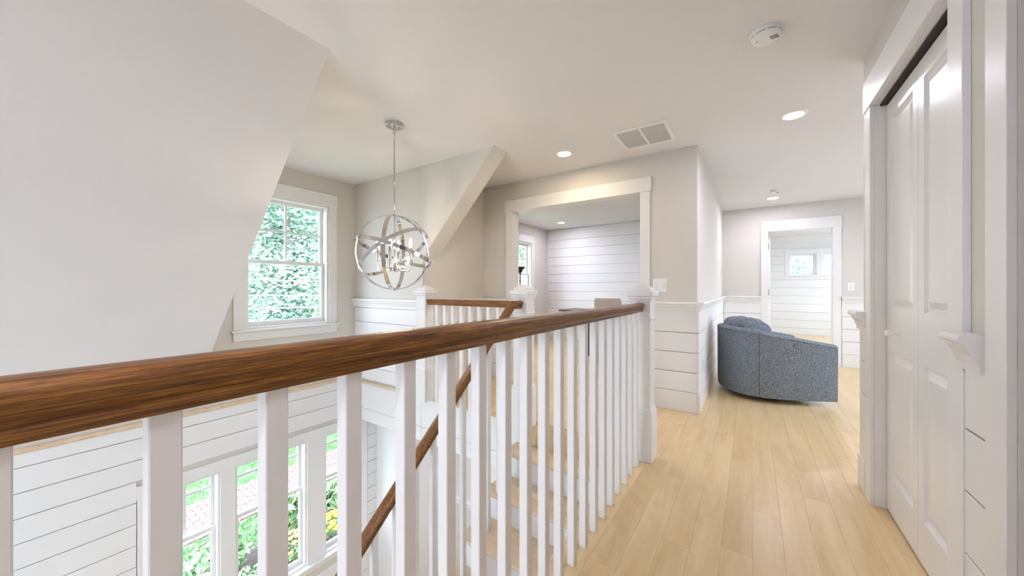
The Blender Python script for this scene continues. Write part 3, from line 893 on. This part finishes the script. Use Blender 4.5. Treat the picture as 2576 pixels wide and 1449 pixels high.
# air vent
vt = thing('ceiling_vent', 'white rectangular return air grille with two louvred panels beside the downlight', 'vent', (-0.778, 3.21, CZ))
vx0, vx1, vy0, vy1 = -1.005, -0.555, 2.985, 3.435
m = MB(); fwid = 0.034
for a in ((vx0, vx1, vy0, vy0 + fwid), (vx0, vx1, vy1 - fwid, vy1), (vx0, vx0 + fwid, vy0 + fwid, vy1 - fwid), (vx1 - fwid, vx1, vy0 + fwid, vy1 - fwid)):
    m.box(*a, CZ - 0.008, CZ)
m.box(-0.790, -0.770, vy0 + fwid, vy1 - fwid, CZ - 0.007, CZ)
m.build('grille_frame', M['plastic'], vt, bevel=0.002)
m = MB(); m.box(vx0 + 0.02, vx1 - 0.02, vy0 + 0.02, vy1 - 0.02, CZ - 0.0008, CZ - 0.0002); m.build('backing', M['filter'], vt)
ns = 26
for sx0, sx1 in ((vx0 + fwid, -0.790), (-0.770, vx1 - fwid)):
    for i in range(ns):
        y = vy0 + fwid + (i + 0.5) * (vy1 - vy0 - 2 * fwid) / ns
        m = MB(); m.prism([(y - 0.0066, CZ - 0.0046), (y - 0.0062, CZ - 0.0052), (y + 0.0066, CZ - 0.0034), (y + 0.0062, CZ - 0.0028)], 'x', sx0, sx1); m.build('louvre', M['plastic'], vt)

# switches and outlet
def switch_plate(axis, plane, sgn, u0, u1, z0, z1, n, label, cat='light switch', name='light_switch', outlet=False):
    c = (plane, (u0 + u1) / 2, z0) if axis == 'x' else ((u0 + u1) / 2, plane, z0)
    t = thing(name, label, cat, c)
    m = MB(); abox(m, axis, plane, plane + sgn * 0.006, u0, u1, z0, z1); m.build('cover_plate', M['plastic'], t, bevel=0.002)
    wd = (u1 - u0) / n; zc = (z0 + z1) / 2
    for i in range(n):
        uc = u0 + wd * (i + 0.5)
        m = MB(); abox(m, axis, plane + sgn * 0.004, plane + sgn * 0.0095, uc - 0.016, uc + 0.016, zc - 0.033, zc + 0.033)
        r_ = m.build('receptacle' if outlet else 'rocker', M['trimg'], t, bevel=0.002)
        if outlet:
            for dz in (-0.018, 0.018):
                for du in (-0.006, 0.006):
                    m = MB(); abox(m, axis, plane + sgn * 0.009, plane + sgn * 0.0098, uc + du - 0.001, uc + du + 0.001, zc + dz - 0.005, zc + dz + 0.005); m.build('slot', M['dark'], r_)
switch_plate('y', YP, -1, -0.813, -0.684, 1.130, 1.262, 2, 'white double light switch beside the wide cased opening')
switch_plate('y', YF, -1, 1.172, 1.249, 1.13, 1.25, 1, 'white single light switch right of the far doorway')
switch_plate('x', -0.404, 1, 3.93, 4.00, 0.36, 0.475, 1, 'white wall outlet low on the boards behind the armchair', 'outlet', 'wall_outlet', True)

# ================================================================ ARMCHAIR
def armchair():
    A = math.radians(22)
    t = thing('barrel_armchair', 'blue grey tweed barrel swivel armchair standing in the hall with its side to the camera', 'armchair', (0.14, 4.86, 0), A)
    def plan(s, inset=0.0, hw=0.455, bk=0.48, fr=0.43):
        """s in -1..1: right front -> back -> left front (y from -hw to hw)"""
        # superellipse back, tapering straight arms
        ang = s * math.pi / 2
        L_arm = 0.52
        u = s
        total = 1.0
        if abs(u) > 0.62:
            k = (abs(u) - 0.62) / 0.38
            x = 0.02 + (fr - 0.02) * k
            y = (hw - inset) - 0.035 * k * k
            p = Vector((x, math.copysign(y, u), 0))
        else:
            a = u / 0.62 * math.pi / 2
            e = 0.80
            cx_ = -(bk - inset) * (abs(math.cos(a)) ** e) + 0.02
            y = (hw - inset) * math.copysign(abs(math.sin(a)) ** e, a)
            p = Vector((cx_, y, 0))
        return p
    def top(s):
        a = abs(s)
        if a < 0.42: return 0.735 - 0.02 * (a / 0.42) ** 2
        k = (a - 0.42) / 0.58
        return 0.715 - 0.125 * k ** 0.85
    N_ = 72
    rings = []
    for i in range(N_ + 1):
        s = -1 + 2 * i / N_
        po, pi_ = plan(s), plan(s, 0.115)
        # inward direction
        d = (pi_ - po); d.z = 0
        if d.length < 1e-6: d = Vector((1, 0, 0))
        if abs(s) > 0.62: d = Vector((0, -math.copysign(0.115, s), 0))
        h = top(s)
        o = lambda f, z: po + d * f + Vector((0, 0, z))
        rings.append([o(0.03, 0.055), o(0.012, 0.07), o(-0.01, 0.16), o(-0.015, 0.35), o(-0.02, h - 0.06), o(-0.03, h - 0.02), o(-0.015, h - 0.004), o(0.10, h + 0.010), o(0.5, h + 0.020), o(0.85, h + 0.010), o(1.0, h - 0.02), o(1.0, 0.30), o(1.0, 0.055)])
    m = MB(); m.loft(rings)
    shell = m.build('shell', M['tweed'], t, local=True, smooth=True)
    # piping along outer top edge and seams
    pp = []
    for i in range(N_ + 1):
        s = -1 + 2 * i / N_
        if abs(s) < 0.40: continue
        pp.append((s, plan(s, -0.004) + Vector((0, 0, top(s) - 0.008))))
    for side in (-1, 1):
        pts = [p for s, p in pp if s * side > 0]
        m = MB(); m.tube(pts, 0.0045, 8); m.build('piping', M['tweed'], shell, local=True, smooth=True)
    pts = [plan(s, -0.004) + Vector((0, 0, top(s) - 0.012)) for s in [-0.41 + 0.82 * i / 30 for i in range(31)]]
    m = MB(); m.tube(pts, 0.0045, 8); m.build('piping', M['tweed'], shell, local=True, smooth=True)
    for s in (-0.42, 0.42):
        q = plan(s, -0.0015)
        m = MB(); m.tube([q + Vector((0, 0, z)) * 1.0 for z in (0.075, 0.2, 0.4, top(s) - 0.01)], 0.0022, 6); m.build('seam', M['dark'], shell, local=True)
    # seat and seat cushion
    def pillow(name, cx_, cy_, cz_, sx, sy, sz, e=0.45, rx=0.0, wr=0.0, nu=40, nv=20, bend=0.0):
        mm = MB(); rings = []
        for j in range(nv + 1):
            v = -math.pi / 2 + math.pi * j / nv
            ring = []
            for i in range(nu):
                u = 2 * math.pi * i / nu
                f = lambda c_, p_: math.copysign(abs(c_) ** p_, c_)
                X = sx * f(math.cos(v), e) * f(math.cos(u), e); Y = sy * f(math.cos(v), e) * f(math.sin(u), e); Z = sz * f(math.sin(v), 0.75)
                if wr: 
                    k = wr * math.sin(Y * 62 + X * 14 + 2 * noise.noise(Vector((X * 6, Y * 5, Z * 6)))) * (0.4 + 0.6 * abs(math.sin(Y * 9)))
                    X *= 1 + k; Z *= 1 + k
                P = Matrix.Rotation(rx, 3, 'Y') @ Vector((X, Y, Z))
                P.x += bend * (Y / sy) ** 2
                ring.append((cx_ + P.x, cy_ + P.y, cz_ + P.z))
            rings.append(ring)
        mm.loft(rings)
        return mm.build(name, M['tweed'], t, local=True, smooth=True)
    pillow('seat_base', 0.05, 0, 0.20, 0.37, 0.34, 0.14, 0.3)
    pillow('seat_cushion', 0.09, 0, 0.39, 0.36, 0.325, 0.085, 0.35)
    bc = pillow('back_cushion', -0.255, 0.0, 0.655, 0.140, 0.345, 0.180, 0.5, rx=-0.10, wr=0.06, nu=96, nv=36, bend=0.08)
    m = MB(); m.lathe([(0.20, 0.0), (0.22, 0.006), (0.22, 0.018), (0.10, 0.024), (0.08, 0.06), (0.24, 0.064), (0.24, 0.075)], (0, 0, 0), 40)
    m.build('swivel_base', M['black'], t, local=True, smooth=True)
    return t
armchair()

# ================================================================ ROOM BEHIND OPENING
def side_chair(x, y, rz):
    t = thing('upholstered_chair', 'taupe upholstered chair with curved back top seen behind the near newel', 'chair', (x, y, 0), rz)
    def slab(name, w0, w1, d, z0, z1, y0, lean=0.0, rnd=0.04, curve=0.03):
        m = MB(); rings = []
        for j in range(13):
            k = j / 12; z = z0 + (z1 - z0) * k
            ww = w0 + (w1 - w0) * k
            if z1 - z < rnd: ww -= (rnd - (z1 - z)) ** 2 / rnd * 0.9
            dd = d * (1 if z1 - z > 0.02 else 0.75)
            ring = []
            for i in range(24):
                a = 2 * math.pi * i / 24
                X = ww / 2 * math.copysign(abs(math.cos(a)) ** 0.35, math.cos(a)); Y = dd / 2 * math.copysign(abs(math.sin(a)) ** 0.6, math.sin(a))
                ring.append((X, y0 + Y + lean * k + curve * (1 - (X / (ww / 2)) ** 2) * -1, z))
            rings.append(ring)
        m.loft(rings); return m.build(name, M['linen'], t, local=True, smooth=True)
    slab('backrest', 0.37, 0.405, 0.065, 0.44, 1.02, -0.21, lean=-0.06)
    m = MB(); rings = []
    for j, (zz_, k) in enumerate(((0.38, 0.96), (0.39, 1.0), (0.46, 1.0), (0.475, 0.97), (0.485, 0.85))):
        rings.append([(0.225 * k * math.copysign(abs(math.cos(a)) ** 0.3, math.cos(a)), 0.02 + 0.225 * k * math.copysign(abs(math.sin(a)) ** 0.3, math.sin(a)), zz_) for a in [2 * math.pi * i / 32 for i in range(32)]])
    m.loft(rings); m.build('seat', M['linen'], t, local=True, smooth=True)
    for sx in (-1, 1):
        for sy in (-1, 1):
            m = MB(); tx, ty = sx * 0.185, 0.02 + sy * 0.185
            a, b = 0.019, 0.012; ex = 0.02 * sy
            m.loft([[(tx - b, ty + ex - b, 0), (tx + b, ty + ex - b, 0), (tx + b, ty + ex + b, 0), (tx - b, ty + ex + b, 0)], [(tx - a, ty - a, 0.385), (tx + a, ty - a, 0.385), (tx + a, ty + a, 0.385), (tx - a, ty + a, 0.385)]])
            m.build('leg', M['tread'], t, local=True)
side_chair(-1.75, 5.32, 0.0)
dk = thing('desk', 'dark wooden desk partly hidden behind the handrail and the taupe chair', 'desk', (-2.1, 6.05, 0))
m = MB(); m.box(-2.88, -1.35, 5.72, 6.38, 0.752, 0.778); m.build('desktop', M['desk'], dk, bevel=0.003)
for x in (-2.33, -1.43):
    for y in (5.80, 6.30):
        m = MB(); m.box(x - 0.025, x + 0.025, y - 0.025, y + 0.025, 0, 0.752); m.build('leg', M['desk'], dk)
m = MB(); m.box(-2.305, -1.455, 5.79, 5.81, 0.66, 0.752); m.box(-2.305, -1.455, 6.29, 6.31, 0.66, 0.752); m.build('apron', M['desk'], dk)
lp = thing('floor_lamp', 'thin black floor lamp with flared top against the window of the back room', 'lamp', (-3.52, 5.43, 0))
m = MB(); m.lathe([(0.13, 0.0), (0.13, 0.015), (0.01, 0.03)], (-3.52, 5.43, 0), 32); m.build('base', M['black'], lp, smooth=True)
m = MB(); m.lathe([(0.011, 0.02), (0.011, 1.46)], (-3.52, 5.43, 0), 12); m.build('pole', M['black'], lp, smooth=True)
m = MB(); m.lathe([(0.018, 1.44), (0.03, 1.46), (0.05, 1.50), (0.085, 1.535), (0.095, 1.55), (0.085, 1.56), (0.001, 1.56)], (-3.52, 5.43, 0), 32); m.build('shade', M['black'], lp, smooth=True)

# ================================================================ OUTDOORS
GZ = -3.0
g = MB(); g.box(-14, -7.55 - 1.35, -2, 16, GZ - 0.1, GZ); g.box(-7.55, XW - 0.16, -2, 16, GZ - 0.1, GZ)
o = g.build('ground_lawn', M['lawn'], origin=(0, 0, GZ)); o['kind'] = 'structure'
g = MB(); g.box(-80, -14, -60, 80, GZ - 0.1, GZ - 0.001); g.box(-14, XW - 0.16, -60, -2, GZ - 0.1, GZ - 0.001); g.box(-14, XW - 0.16, 16, 80, GZ - 0.1, GZ - 0.001); g.box(XW - 0.16, 60, 12, 80, GZ - 0.1, GZ - 0.001); g.box(XW - 0.16, 60, -60, -3, GZ - 0.1, GZ - 0.001); g.box(3.2, 60, -3, 12, GZ - 0.1, GZ - 0.001)
o = g.build('ground_neutral', M['neutral_ground'], origin=(0, 0, GZ)); o['kind'] = 'structure'  # unseen outer ground, made grey so less green bounces indoors
def tuft(name, n, xr, yr, h, mat, label, cat, lean=0.02, wd=0.008, z=GZ):
    v, f = [], []
    for i in range(n):
        x, y = R.uniform(*xr), R.uniform(*yr); a = R.uniform(0, 6.283); hh = h * R.uniform(0.5, 1.2)
        dx, dy = math.cos(a) * wd, math.sin(a) * wd; lx, ly = R.uniform(-lean, lean), R.uniform(-lean, lean)
        k = len(v); v += [(x - dx, y - dy, 0), (x + dx, y + dy, 0), (x + lx, y + ly, hh)]; f.append((k, k + 1, k + 2))
    me = bpy.data.meshes.new(name); me.from_pydata(v, [], f); me.materials.append(mat)
    o = bpy.data.objects.new(name, me); C.objects.link(o); o.location = (0, 0, z); tag(o, label, cat, kind='stuff'); return o
tuft('lawn_grass', 26000, (-10.6, -8.92), (0.8, 6.6), 0.05, M['lawn'], 'bright green mown grass on the far side of the brick path', 'grass')
tuft('lawn_grass', 14000, (-7.53, -6.6), (0.8, 5.2), 0.05, M['lawn'], 'bright green mown grass strip between brick path and flower bed', 'grass')
# brick path
bpth = MB(); bpth.box(-8.90, -7.55, -3, 12, GZ - 0.1, GZ - 0.035)
bp_ = bpth.build('floor_path', M['sand'], origin=(-8.2, 3, GZ)); bp_['kind'] = 'structure'
bl, bw = 0.215, 0.100
cnt = 0
x = -8.895; row = 0
while x + bw < -7.55:
    y = 1.0 + (0.108 if row % 2 else 0.0)
    while y + bl < 5.9:
        dz = R.uniform(-0.003, 0.003)
        b_ = board(bp_, 'brick', 'x', x, x + bw - 0.006, y, y + bl - 0.006, GZ - 0.035, GZ + 0.004, M['brick'], bevel=0.004); b_.location.z += dz
        cnt += 1; y += bl
    x += bw; row += 1
# flower bed
m = MB(); m.loft([[(-6.60, 1.0, GZ), (-4.45, 1.0, GZ), (-4.45, 5.4, GZ), (-6.60, 5.4, GZ)], [(-6.45, 1.1, GZ + 0.06), (-4.6, 1.1, GZ + 0.06), (-4.6, 5.3, GZ + 0.06), (-6.45, 5.3, GZ + 0.06)]])
tag(m.build('flower_bed', M['mulch']), 'dark mulched planting bed under the lower windows', 'flower bed')
def leaves_mesh(name, pts, size, mat, parent=None, kind='stuff', fold=0.25):
    v, f = [], []
    for p in pts:
        a = R.uniform(0, 6.283); ti = R.uniform(-0.9, 0.9); s = size * R.uniform(0.6, 1.3)
        d = Vector((math.cos(a), math.sin(a), ti)).normalized(); n_ = d.orthogonal().normalized(); n_ = Matrix.Rotation(R.uniform(0, 6.28), 3, d) @ n_
        k = len(v); q = Vector(p)
        v += [q - d * s, q + n_ * s * 0.45, q + d * s, q - n_ * s * 0.45]; f.append((k, k + 1, k + 2, k + 3))
    me = bpy.data.meshes.new(name); base = world_loc(parent) if parent else Vector((0, 0, 0))
    me.from_pydata([tuple(Vector(q) - base) for q in v], [], f); me.materials.append(mat)
    o = bpy.data.objects.new(name, me); C.objects.link(o); o.parent = parent
    if kind: o['kind'] = kind
    return o
def plant(name, x, y, h, r, label, cat, flower=None, nf=0, leaf=0.05, nl=400, fr=0.03, group=None):
    t = thing(name, label, cat, (x, y, GZ + 0.05), group=group)
    m = MB()
    for i in range(7):
        a = R.uniform(0, 6.28); q = R.uniform(0.2, 0.8) * r
        m.tube([(x, y, GZ + 0.062), (x + math.cos(a) * q * 0.4, y + math.sin(a) * q * 0.4, GZ + h * 0.5), (x + math.cos(a) * q, y + math.sin(a) * q, GZ + h * 0.92)], 0.006, 5)
    m.build('stems', M['shrub'], t)
    pts = []
    for i in range(nl):
        u = Vector((R.gauss(0, 1), R.gauss(0, 1), R.gauss(0, 1))).normalized() * R.random() ** 0.4
        pts.append((x + u.x * r, y + u.y * r, GZ + 0.10 + h * 0.5 + u.z * h * 0.45))
    leaves_mesh('foliage', pts, leaf, M['shrub'], t)
    for i in range(nf):
        a = R.uniform(0, 6.28); q = r * math.sqrt(R.random()) * 0.95
        c_ = Vector((x + math.cos(a) * q, y + math.sin(a) * q, GZ + 0.06 + h * (0.98 - 0.35 * (q / r) ** 2)))
        mm = MB(); mm.lathe([(0.001, -0.012), (fr * 0.7, -0.004), (fr, 0.008), (fr * 0.8, 0.018), (fr * 0.45, 0.024), (0.001, 0.022)], c_, 9)
        mm.build('flower', flower, t, smooth=False)
    return t
plant('leafy_plant', -6.30, 2.80, 0.80, 0.30, 'tall pale leafy plant with pink blooms in the bed behind the orange mums', 'plant', M['pink'], 4, 0.09, 600, 0.06)
plant('leafy_plant', -6.2, 3.60, 0.6, 0.34, 'green leafy plant in the bed behind the yellow mums', 'plant', None, 0, 0.09, 600)
plant('mum_plant', -5.68, 2.52, 0.42, 0.27, 'orange chrysanthemum plant under the middle lower window', 'plant', M['orange'], 55, 0.03, 500, 0.042)
plant('mum_plant', -5.60, 3.12, 0.45, 0.27, 'yellow chrysanthemum plant under the right lower window', 'plant', M['yellow'], 45, 0.03, 500, 0.042)
plant('ornamental_grass_plant', -6.15, 1.75, 0.6, 0.35, 'pale feathery plant below the left lower window', 'plant', None, 0, 0.08, 500)
plant('leafy_plant', -5.4, 1.9, 0.4, 0.3, 'small dark green leafy plant near the left of the bed', 'plant', None, 0, 0.05, 400)

def tree(x, y, h, cr, label, mat, nl=9000, leaf=0.11, low=1.0):
    t = thing('tree', label, 'tree', (x, y, GZ), group=None)
    m = MB(); b0 = Vector((x, y, GZ))
    tr = 0.05 * h ** 0.8
    pts = [b0 + Vector((0.12 * math.sin(i * 1.3 + x), 0.12 * math.cos(i * 1.7 + y), h * 0.9 * i / 7)) for i in range(8)]
    m.tube(pts, [tr * (1 - 0.11 * i) for i in range(8)], 10)
    trunk = m.build('trunk', M['bark'], t, smooth=True)
    m = MB(); tips = []
    for i in range(16):
        k = 2 + i % 6; a = i * 2.4 + R.uniform(-0.4, 0.4); p = pts[min(k, 7)]
        L = cr * R.uniform(0.6, 1.0) * (1.1 - 0.09 * k)
        d = Vector((math.cos(a), math.sin(a), R.uniform(0.1, 0.6)))
        q1, q2 = p + d * L * 0.5, p + d * L + Vector((0, 0, 0.2))
        m.tube([p, q1, q2], [tr * 0.35, tr * 0.2, tr * 0.08], 6); tips += [q1, q2, (q1 + q2) / 2]
    m.build('branches', M['bark'], t, smooth=True)
    lp_ = []
    cl = tips + [b0 + Vector((R.uniform(-1, 1) * cr * 0.8, R.uniform(-1, 1) * cr * 0.8, R.uniform(low, h))) for _ in range(50)]
    for i in range(nl):
        c_ = cl[R.randrange(len(cl))]
        u = Vector((R.gauss(0, 1), R.gauss(0, 1), R.gauss(0, 0.8))) * 0.36
        lp_.append(c_ + u)
    leaves_mesh('foliage', lp_, leaf, mat, t)
    return t
tree(-10.4, 4.35, 8.5, 1.3, 'pale green tree with light trunk nearest to the dormer window', M['leaf'], 26000, 0.075, 2.2)
tree(-15.0, 4.6, 9.5, 1.6, 'leafy tree filling the left of the dormer window behind the nearest tree', M['leaf'], 18000, 0.13, 1.5)
tree(-15.2, 9.5, 9.5, 1.7, 'leafy tree at the right beyond the dormer window', M['leaf2'], 18000, 0.13, 1.0)
tree(-20.0, 7.0, 11.0, 2.0, 'distant tree between the two leafy trees beyond the dormer window', M['leaf'], 20000, 0.19, 0.8)
tree(-20.5, 12.2, 11.0, 2.0, 'distant tree at the far right beyond the dormer window', M['leaf'], 9000, 0.15, 0.8)
tree(-9.5, 13.5, 9.0, 2.2, 'leafy tree outside the window of the back room', M['leaf2'], 8000, 0.12, 1.0)
tree(1.1, 17.5, 7.3, 1.2, 'small tree seen through the far bedroom window', M['leaf'], 6000, 0.10, 2.0)
for (z0, z1, lab) in ((1.42 + .08, 1.50, 'upper'), (1.0, 0.98, 'middle'), (0.78, 0.79, 'lowest')):
    m = MB(); pa = [Vector((-8.4, 1.2, 0)), Vector((-8.4, 7.0, 0))]
    pts = []
    zc = {'upper': (1.41, 1.34), 'middle': (1.08, 1.02), 'lowest': (0.79, 0.79)}[lab]
    for i in range(13):
        k = i / 12; pts.append((-8.4, 1.2 + 5.8 * k, zc[0] + (zc[1] - zc[0]) * k - 0.05 * math.sin(math.pi * k)))
    m.tube(pts, 0.012, 6); tag(m.build('utility_cable', M['cable'], smooth=True), '%s of the three pale cables strung outside the dormer window' % lab, 'cable')
# neighbour's house beyond the far window
hs = thing('neighbour_house', 'white gabled house with grey roof glimpsed through the far bedroom window', 'house', (6.5, 26, GZ))
m = MB(); m.box(3.2, 9.8, 24, 30, GZ, 1.6); m.prism([(3.2, 1.6), (9.8, 1.6), (6.5, 4.0)], 'y', 24, 30); m.build('walls', M['siding'], hs)
m = MB(); m.prism([(2.9, 1.45), (6.5, 4.05), (10.1, 1.45), (10.1, 1.65), (6.5, 4.27), (2.9, 1.65)], 'y', 23.7, 30.3); m.build('roof', M['roofing'], hs)
m = MB(); m.box(5.9, 7.1, 23.95, 24.0, 0.2, 1.4); m.build('window', M['roofing'], hs)
